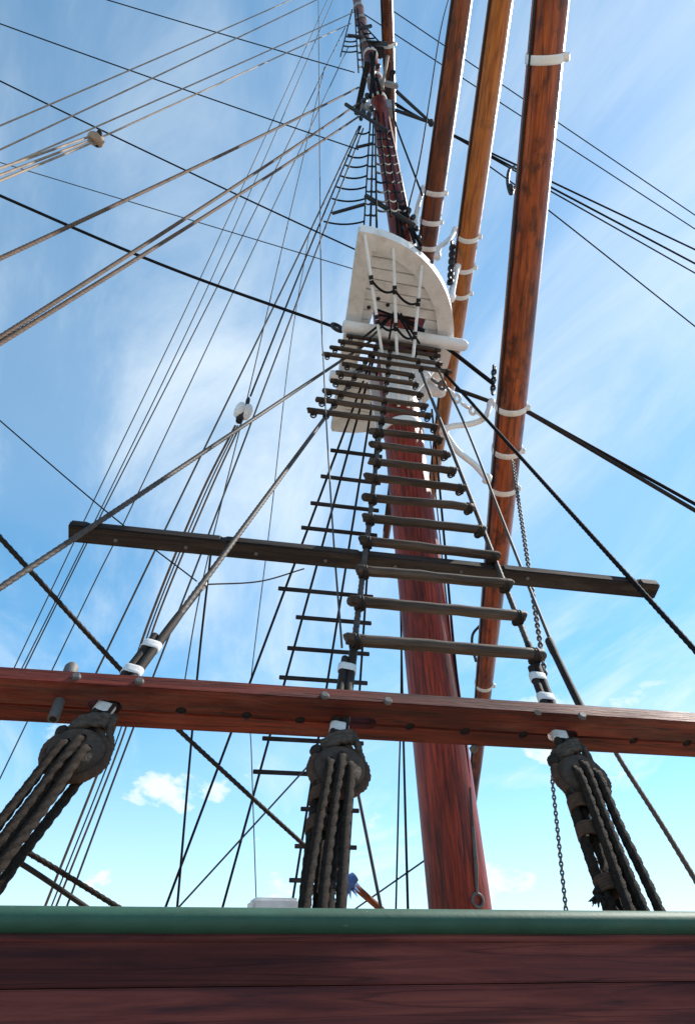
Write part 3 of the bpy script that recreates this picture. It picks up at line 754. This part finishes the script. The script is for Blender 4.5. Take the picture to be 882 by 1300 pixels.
# brown laid braces coming down towards the quay
GB = 'brown braces leading aft from the crosstrees'
for k, (a, b) in enumerate((((-40, 347), (455, 111)), ((-40, 454), (455, 131)), ((-40, 461), (455, 148)))):
    rope('brown laid brace leading aft to the quay, %s down from the crosstrees' % ORD[k], 'rope', [(a[0], a[1], 3.4), (b[0], b[1], YM-.3)], .021, 'brown_rope', GB, 'brace', lobes=True, sag=.06)
GC = 'pale thin braces leading aft to the upper masts'
for a, b in (((-40, 177), (400, -14)), ((-40, 209), (430, -14)), ((-40, 232), (452, 14))):
    rope('pale thin line leading aft from the topgallant mast', 'rope', [(a[0], a[1], 5.0), (b[0], b[1], YM)], .014, 'hemp', GC, 'brace', sag=.04)
rope('pale thin line rove through the tan round block', 'rope', [(130, 174, 4.6), (445, 30, YM)], .014, 'hemp', None, 'brace')
blk = onY(122, 177, 4.5)
bt = thing('pulley_block', 'round tan pulley block with orange top hanging in the braces', 'block', blk)
MB().lathe([(.03, -.055), (.07, -.05), (.088, -.03), (.094, 0), (.088, .03), (.07, .05), (.03, .055)], blk, V((.3, -.5, .8)), 20).build('cheek', 'hemp', bt)
MB().torus(blk+V((.02, 0, .03)), V((.8, .3, .2)), .075, .022, 16, 8).build('strap', 'lanyard', bt)
MB().lathe([(.01, 0), (.035, .015), (.03, .05), (.01, .06)], blk+V((0, 0, .06)), V((0, 0, 1)), 12).build('shackle', 'orange', bt)
for a, Y_ in (((-40, 228), 3.6), ((-40, 238), 3.6), ((-40, 246), 3.6)):
    rope('pale doubled rope leading from the tan round block', 'rope', [(118, 176+(a[1]-236)*.5, 4.5), (a[0], a[1]-.02, Y_)], .016, 'hemp', 'falls of the round block', 'brace_fall', lobes=True)

# backstays and halyards leading down to the after rail
GD_ = 'thin backstays running down to the far rail'
for k, (pts, r) in enumerate((([(421, -12, YM), (270, 320, 8.2), (114, 647, 9.4), (-30, 950, 10.6)], .012),
               ([(428, -12, YM), (284, 320, 8.2), (128, 647, 9.4), (-35, 975, 10.6)], .012),
               ([(438, 35, YM), (298, 320, 8.2), (133, 645, 9.4), (-30, 975, 10.6)], .014),
               ([(442, 60, YM), (320, 320, 8.2), (169, 640, 9.4), (116, 748, 9.9), (-10, 1010, 10.6)], .013))):
    rope('thin dark backstay from upper mast to far rail, %s counted from the tackle block' % ORD[3-k], 'backstay', pts, r, 'thin', GD_, 'backstay')
for pts, r in (([(456, 160, YM), (381, 320, 8.0), (222, 647, 9.4), (60, 985, 10.6), (-5, 1120, 10.9)], .020),
               ([(461, 163, YM), (401, 320, 8.0), (277, 647, 9.2), (170, 923, 10.3), (80, 1165, 10.9)], .019)):
    rope('dark topmast backstay with short rope rungs near its head', 'backstay', pts, r, 'grey_rope', 'topmast backstays', 'backstay')
bl2 = onY(309, 522, 8.2)
rope('dark pendant holding the white tackle block beside the shroud', 'rope', [(458, 160, YM), (391, 320, 7.8), (318, 503, 8.2)], .020, 'black_rope', None, 'pendant')
rope('thin line passing the white tackle block', 'rope', [(412, 85, YM), (357, 320, 7.9), (313, 510, 8.3), (258, 735, 8.9), (232, 880, 9.2)], .012, 'thin', None, 'line')
t2 = thing('tackle_block', 'white double pulley block hung from a pendant between the backstays', 'block', bl2)
ax2 = (onY(318, 503, 8.2)-onY(296, 552, 8.3)).normalized()
for s_ in (-.055, .055):
    q = bl2 + V((1, .2, 0))*s_
    MB().lathe([(.02, -.15), (.058, -.12), (.08, -.04), (.08, .05), (.055, .12), (.02, .15)], q, ax2, 16).build('cheek', 'white', t2)
MB().torus(bl2+ax2*.2, V((1, .3, .1)), .055, .018, 14, 8).build('ring', 'iron', t2)
MB().box(bl2-ax2*.10, ((1, .2, 0), (0, 1, 0), ax2), (.05, .06, .12), .02).build('sheave', 'iron', t2)
for dx, ex, r in ((-6, (52, 1165), .020), (-3, (60, 1165), .014), (0, (66, 1165), .016)):
    rope('brown fall of the tackle running down to the far rail', 'rope', [(305+dx, 540, 8.3), (262+dx*1.6, 634, 8.7), (196+dx*1.5, 795, 9.4), (ex[0]+92, 930, 10.2), (ex[0], ex[1], 10.9)], r, 'brown_rope' if r > .015 else 'thin', 'tackle falls', 'tackle_fall')
rope('thin line dropping straight from batten to far rail', 'rope', [(268, 700, 9.5), (250, 865, 10.2), (224, 1165, 10.9)], .022, 'black_rope', None, 'line')
rope('hair thin line dropping past the shroud to the rail', 'rope', [(392, 300, 8.2), (368, 445, 8.6), (345, 647, 9.2), (317, 880, 9.8), (319, 950, 10.0), (326, 1165, 10.6)], .010, 'thin', None, 'line')
rope('thin slack grey line hanging beside the ladder', 'rope', [(404, -12, 6.2), (407, 330, 5.4), (411, 470, 4.9), (421, 650, 4.2), (434, 822, 3.6)], .009, 'grey_rope', None, 'line')
rope('thin dark diagonal line from aft to the small white block', 'rope', [(-40, 499, 9), (130, 645, 9), (250, 738, 9)], .014, 'black_rope', None, 'line')
wb = onY(257, 743, 9.0); t3 = thing('small_block', 'small white pulley block hanging below the batten', 'block', wb)
MB().lathe([(.015, -.085), (.05, -.06), (.062, 0), (.05, .06), (.015, .085)], wb, V((.3, 0, 1)), 14).build('shell', 'white', t3)
MB().lathe([(.02, -.066), (.064, -.012), (.064, .012), (.02, .02)], wb, V((.3, 0, 1)), 14).build('strap', 'iron', t3)
rope('grey line stretched from small white block to the far ladder', 'rope', [(262, 742, 9.0), (330, 738, 9.2), (386, 722, 9.4)], .016, 'grey_rope', None, 'line')
rope('thin line slanting down from the small white block', 'rope', [(257, 749, 9.0), (203, 820, 9.4), (160, 880, 9.6)], .012, 'thin', None, 'line')
# heavy dark stay from upper left to the rusty turnbuckle
rope('heavy dark wire stay sloping down to a rusty end behind the lanyards', 'stay', [(-45, 633, 4.8), (0, 682, 5.0), (155, 852, 5.8), (222, 922, 6.2), (375, 1063, 7.0), (412, 1095, 7.2)], .026, 'tar', None, 'stay', lobes=True)
tt = thing('turnbuckle', 'rusty iron turnbuckle at the end of the heavy dark stay', 'turnbuckle', onY(445, 1120, 7.3))
MB().tube([onY(408, 1091, 7.18), onY(450, 1125, 7.35), onY(492, 1162, 7.5)], [.03, .034, .03], 10).build('rod', 'rust', tt)
rag = onY(443, 1120, 7.2); m_ = MB()
for j in range(16):
    dv = V((random.uniform(-1, 1), random.uniform(-.5, .5), random.uniform(-.7, .7))).normalized(); sv = dv.orthogonal().normalized()*.05
    p = rag + dv*.02; m_.add([p-sv, p+sv, rag+dv*random.uniform(.10, .17)], [(0, 1, 2)], False); m_.add([p-sv+dv.cross(sv)*.3, p+sv+dv.cross(sv)*.3, rag+dv*.11], [(2, 1, 0)], False)
m_.tube([rag-V((.05, 0, .05)), rag, rag+V((.06, 0, .05))], [.05, .065, .045], 10)
tag(m_.build('cloth_knot', 'blue'), 'ragged blue cloth tied around the rusty turnbuckle', 'cloth')
rope('thick dark laid rope slanting to the rail behind the shroud tackle', 'rope', [(-60, 1035, 4.6), (35, 1082, 4.9), (160, 1158, 5.3)], .021, 'lanyard', 'ropes slanting to the rail', 'line', lobes=True)
rope('smooth dark rope slanting to the rail behind the shroud tackle', 'rope', [(-60, 1050, 4.6), (25, 1095, 4.9), (122, 1160, 5.3)], .019, 'tar', None, 'line')
GE = 'thin lines crossing behind the lanyards'
rope('thin dark line rising from rail behind the bound lanyard', 'rope', [(215, 1165, 8), (395, 968, 8)], .013, 'thin', None, 'line')
rope('thin dark line rising from rail to the mast', 'rope', [(435, 1165, 8.6), (545, 1088, 7.2)], .012, 'thin', None, 'line')
rope('grey rope dropping from the deadeye to the rail', 'rope', [(455, 1010, 4.6), (486, 1165, 4.6)], .014, 'grey_rope', None, 'line')
rope('thin dark line beside the mast foot', 'rope', [(508, 600, 8.4), (509, 850, 8.0), (506, 1000, 7.6), (502, 1170, 7.4)], .013, 'black_rope', 'lines beside the mast foot', 'line')
rope('thin dark line beside the mast foot', 'rope', [(506, 640, 8.2), (510, 850, 7.9), (513.5, 1000, 7.6), (518, 1170, 7.4)], .018, 'black_rope', 'lines beside the mast foot', 'line')
rope('dark line running down the front of the mast', 'rope', [(548, 520, YM-.1), (556, 600, YM-.2), (565, 700, YM-.2), (578, 845, YM-.2), (592, 960, YM-.2), (612, 1165, YM-.2)], .021, 'black_rope', None, 'line')
rope('thin line beside the front of the mast', 'rope', [(546, 560, YM-.2), (559, 690, YM-.2), (573, 825, YM-.2), (584, 930, YM-.2)], .011, 'black_rope', None, 'line')
world_tube('pulley_hook', 'black iron bow hanging on the edge of the lower yard', 'hook', [onY(608, 795, 11), onY(600, 805, 11), onY(599, 820, 11), onY(604, 840, 11)], .025, 'iron')
# ropes towards the bow
rope('dark brace from the ladder head down past the red beam', 'rope', [(556, 470, 6.0), (590, 540, 5.6), (653, 700, 4.7), (699, 815, 4.1)], .017, 'grey_rope', None, 'brace')
m_ = MB(); m_.tube(smooth_path([onY(696, 812, 4.12), onY(702, 826, 4.05), onY(733, 890, 3.8), onY(745, 912, 3.7)], 8), [.022]+[.030]*8+[.026]*15+[.03], 10)
tag(m_.build('rope_sleeve', 'tar'), 'black served sleeve on the brace above the red beam', 'rope')
rope('grey laid rope leaving the red beam down to the rail', 'rope', [(770, 935, 3.6), (790, 970, 3.5), (840, 1048, 3.3), (905, 1155, 3.1)], .0165, 'brown_rope', None, 'brace', lobes=True)
rope('thick black stay from the bolster to the lower yard', 'stay', [(498, 398, YM-.3), (545, 425, YM-.3), (627, 488, YM-.3)], .042, 'black_rope', None, 'stay')
rope('short dark strop from sling to the lower yard band', 'stay', [(578, 494, YM-.3), (620, 509, YM-.2)], .036, 'tar', None, 'stay')
for k in (0, 1):
    rope('thick dark paired forestay leaving the lower yard towards the bow', 'stay', [(668, 521+k*1.5, YM-.2), (700, 539+k*2, YM-.2), (900, 650+k*9, YM-.2)], .034, 'tar' if k else 'black_rope', 'paired forestays', 'stay')
GF = 'dark forestays leading from the upper masts to the bow'
for a, b, r in (((490, 8), (905, 289), .018), ((462, 18), (905, 306), .018)):
    rope('thin dark forestay from the topgallant mast to the bow', 'stay', [(a[0], a[1], YM), (b[0], b[1], YM+1.0)], r, 'black_rope', GF, 'stay')
for a, b, r in (((500, 130), (905, 328), .028), ((502, 132), (905, 347), .030), ((502, 134), (905, 360), .022)):
    rope('dark forestay from the topmast head to the bow', 'stay', [(a[0], a[1], YM), (573, 171 + (b[1]-345)*.05, YM+.1), (b[0], b[1], YM+1.5)], r, 'black_rope', 'topmast forestays', 'stay')
rope('single thin forestay below the bundle passing behind the lower yard', 'stay', [(600, 196, YM+.6), (692, 264, YM+.8), (905, 433, YM+1.5)], .020, 'black_rope', None, 'stay')
rope('black line hanging between topmast and dark yard', 'rope', [(572, -12, YM-.6), (558, 44, YM-.6), (535, 190, YM-.4), (516, 272, YM-.3)], .018, 'black_rope', None, 'line')
rope('black line from crane to dark yard band', 'rope', [(498, 128, YM-.2), (503, 160, YM-.2), (536, 248, YM-.2)], .024, 'black_rope', None, 'line')

# futtock shrouds under the top with rope ratlines
FUT = []
for k_, ((x0, y0), (x1, y1_)) in enumerate((((463, 298), (494, 512)), ((499, 315), (506, 516)), ((535, 337), (518, 518)))):
    a = onZ(x0, y0, ZT-.05); b = onY(x1, y1_, YM-.28); FUT.append((a, b))
    t = thing('futtock_shroud', 'white rod with black bands under the platform, %s from its straight edge' % ORD[k_], 'rod', b, 'futtock rods under the platform')
    MB().tube([a, b], .021, 10).build('rod', 'white', t)
    for k in (.24, .27, .47, .50): MB().tube([a.lerp(b, k-.012), a.lerp(b, k+.012)], .030, 10).build('lashing', 'tar', t)
for k in (.255, .485):
    for i in (0, 1):
        RL = 'sagging black rope ratline under the platform, %s row, between the %s' % ('outer' if k < .3 else 'inner', 'first two rods' if i == 0 else 'last two rods')
        p, q = FUT[i][0].lerp(FUT[i][1], k), FUT[i+1][0].lerp(FUT[i+1][1], k)
        m_ = MB(); m_.tube(line(p, q, 12, .13), .016, 8); tag(m_.build('ratline', 'black_rope'), RL, 'ratline', 'ratlines between futtock rods')
# dark lashings where the shrouds meet at the hounds
for (p, q) in (((462, 428), (497, 400)), ((470, 430), (500, 398)), ((494, 430), (500, 396)), ((524, 432), (503, 396)), ((532, 436), (508, 398)), ((480, 400), (530, 405)), ((478, 393), (526, 410))):
    rope('black shroud eye turned around the mast head below the platform', 'rope', [(p[0], p[1], YM-.72), (q[0], q[1], YM-.66)], .022, 'black_rope', 'shroud eyes at the hounds', 'shroud_eye')

# topmast shrouds above the platform
def ladder(lines, ys_, idx, label, group, r, sag):
    for num, y_ in enumerate(ys_):
        pts = []
        for li in idx:
            (xa_, ya_, Ya), (xb_, yb_, Yb) = lines[li]; k = (y_-ya_)/(yb_-ya_)
            # position along the 3D line that projects to y_
            A, B = onY(xa_, ya_, Ya), onY(xb_, yb_, Yb); lo, hi = -.2, 1.2
            for _ in range(30):
                mid = (lo+hi)/2; q = A.lerp(B, mid); dd = q-EYE; yy = CY-FPX*dd.dot(UP)/dd.dot(FW)
                if yy < y_: lo = mid
                else: hi = mid
            pts.append(A.lerp(B, lo))
        m_ = MB(); full = []
        for p, q in zip(pts, pts[1:]): full += line(p, q, 8, sag)[(1 if full else 0):]
        m_.tube(full, r, 6); tag(m_.build('ratline', 'black_rope'), label + ', %s from its top' % ORD[num], 'ratline', group)
TLn = [((458, 150, YM), (404, 300, YM+1.2)), ((470, 150, YM), (462, 286, YM+.9)), ((474, 150, YM), (470, 288, YM-1.0)), ((476, 140, YM-.1), (478, 290, YM-1.6)),
       ((479, 140, YM-.1), (496, 275, YM-1.3)), ((485, 135, YM-.1), (506, 275, YM-.9)), ((490, 140, YM-.1), (518, 275, YM-.5))]
for i, (a, b) in enumerate(TLn):
    if i == 0: continue
    rope('black topmast shroud above the platform', 'shroud', [a, b], .022, 'black_rope', 'topmast shrouds', 'topmast_shroud')
ladder(TLn, (167, 197, 209, 223, 237, 252, 281), (0, 1), 'sagging rope ratline on the after side of the topmast shrouds', 'after topmast ratlines', .018, .10)
ladder(TLn, (165, 175, 185, 196, 207, 218, 230, 242, 254, 266), (3, 4, 5, 6), 'rope ratline of the ladder in front of the topmast', 'topmast ratlines', .017, .05)
ladder(TLn, (170, 182, 196, 210, 226, 242, 258, 272), (1, 2, 3), 'short rope ratline between the close topmast shrouds', 'close topmast ratlines', .016, .04)
def pole(label, a, b, r, mat='iron'):
    m_ = MB(); r *= .68; p, q = onY(*a), onY(*b); m_.tube([p, p.lerp(q, .02), p.lerp(q, .98), q], [r*.8, r, r, r*.8], 10); return tag(m_.build('spreader', mat), label, 'spreader')
pole('black spreader pole crossing the topmast shrouds just above platform', (463, 248, YM-1.0), (527, 287, YM-.9), .055)
pole('black spreader pole below the grey crosstrees', (438, 132, YM-.9), (493, 167, YM-.9), .05)
pole('short black pole between the after topmast shrouds low down', (422, 271, YM+1.0), (464, 259, YM+.5), .05)
pole('short black pole between the after topmast shrouds high up', (453, 187, YM+.3), (474, 182, YM+.1), .045)
# gear at the topmast foot behind the platform rim
gg = thing('masthead_gear', 'bundle of black blocks and tackle beside topmast foot', 'tackle', onY(518, 290, YM))
for x_, y_, r in ((518, 268, .09), (524, 276, .08), (521, 288, .09), (528, 290, .08), (531, 302, .07), (511, 290, .07)):
    r *= .6; MB().lathe([(r*.3, -r*1.3), (r*.9, -r*.8), (r, 0), (r*.9, r*.8), (r*.3, r*1.3)], onY(x_, y_, YM-.3), V((random.uniform(-.5, .5), random.uniform(-.5, .5), 1)), 12).build('block', 'iron', gg)
for a, b in (((508, 262), (534, 312)), ((512, 262), (526, 308)), ((503, 265), (505, 300)), ((506, 265), (512, 302))):
    MB().tube([onY(a[0], a[1], YM-.3), onY(b[0], b[1], YM-.3)], .03, 8).build('fall', 'black_rope', gg)
MB().box(onY(517, 287, YM-.15), ((1, 0, 0), (0, 1, 0), (0, 0, 1)), (.07, .07, .17), .02).build('buoy', 'orange', gg)
# gear at the crosstrees
gh = thing('masthead_gear', 'bundle of black blocks and lashings under the grey crosstrees', 'tackle', onY(465, 140, YM))
for x_, y_, r in ((462, 128, .10), (467, 134, .11), (461, 142, .09), (468, 146, .10), (472, 138, .09), (458, 150, .07), (466, 122, .09), (480, 84, .09), (473, 92, .1), (470, 70, .08)):
    r *= .58; MB().lathe([(r*.3, -r*1.4), (r*.9, -r*.8), (r, 0), (r*.9, r*.8), (r*.3, r*1.4)], onY(x_, y_, YM-.35), V((random.uniform(-.5, .5), random.uniform(-.5, .5), 1)), 12).build('block', 'iron' if r < .061 else 'grey', gh)
for a, b in (((492, 72), (485, 112)), ((478, 100), (483, 118)), ((471, 68), (476, 120)), ((476, 66), (470, 124))):
    MB().tube([onY(a[0], a[1], YM-.4), onY(b[0], b[1], YM-.4)], .035, 8).build('fall', 'hemp' if a[0] > 480 else 'black_rope', gh)
# topgallant shrouds
UL = [((447, 12, YM), (432, 72, YM+.7)), ((450, 12, YM), (455, 92, YM-.8)), ((453, 10, YM), (462, 100, YM-.6)), ((458, 28, YM-.1), (482, 54, YM-.7)), ((455, 28, YM-.1), (470, 60, YM-.6))]
for a, b in UL: rope('black topgallant shroud above the grey crosstrees', 'shroud', [a, b], .020, 'black_rope', 'topgallant shrouds', 'topgallant_shroud')
ladder(UL, (46, 52, 58, 65), (0, 1), 'rope ratline of the topgallant shrouds', 'topgallant ratlines', .017, .05)
ladder(UL, (24, 32, 40, 48, 57, 66, 75, 84), (1, 2), 'short rope ratline of the topgallant shrouds beside the mast', 'close topgallant ratlines', .018, .04)
ladder(UL, (36, 42, 48, 53), (4, 3), 'rope ratline on the forward topgallant shrouds', 'forward topgallant ratlines', .017, .04)
pole('black pole across the topgallant shrouds', (441, 45, YM-.5), (460, 47, YM-.5), .05)
pole('black pole crossing the upper mast below its head', (456, 36, YM-.5), (471, 33, YM-.5), .06)
pole('black bar at the mast cap', (468, 54, YM-.4), (492, 56, YM-.4), .07)
# low white box behind the rail
wx = onY(351, 1158, 5.2)
tag(MB().box(wx+V((.0, .2, -.05)), ((1, .05, 0), (-.05, 1, 0), (0, 0, 1)), (.16, .14, .14), .02).build('skylight_box', 'white'), 'white box top showing just above the green rail beside lanyards', 'box')

# ------------------------------------------------------------------ labels that single out the members of a set
SUF = {'pale thin line leading aft from the topgallant mast': [', %s highest on the mast' % o for o in ORD],
       'dark forestay from the topmast head to the bow': [', %s down in the bundle' % o for o in ORD],
       'thin dark forestay from the topgallant mast to the bow': [', upper one', ', lower one'],
       'brown fall of the tackle running down to the far rail': [', %s from aft' % o for o in ORD],
       'pale doubled rope leading from the tan round block': [', %s from its top' % o for o in ORD],
       'black topmast shroud above the platform': [', %s from aft' % o for o in ORD],
       'black topgallant shroud above the grey crosstrees': [', %s from aft' % ORD[i] for i in (0, 1, 2, 4, 3)],
       'thick dark paired forestay leaving the lower yard towards the bow': [', upper of the pair', ', lower of the pair'],
       'thin dark line beside the mast foot': [', thinner and farther from the mast', ', thicker and nearer the mast'],
       'dark topmast backstay with short rope rungs near its head': [', farther from the ladder', ', nearer the ladder']}
cnt = {}
for o in list(scn.objects):
    l = o.get('label')
    if l in SUF and o.parent is None:
        k = cnt.get(l, 0); cnt[l] = k+1; o['label'] = l + SUF[l][k]
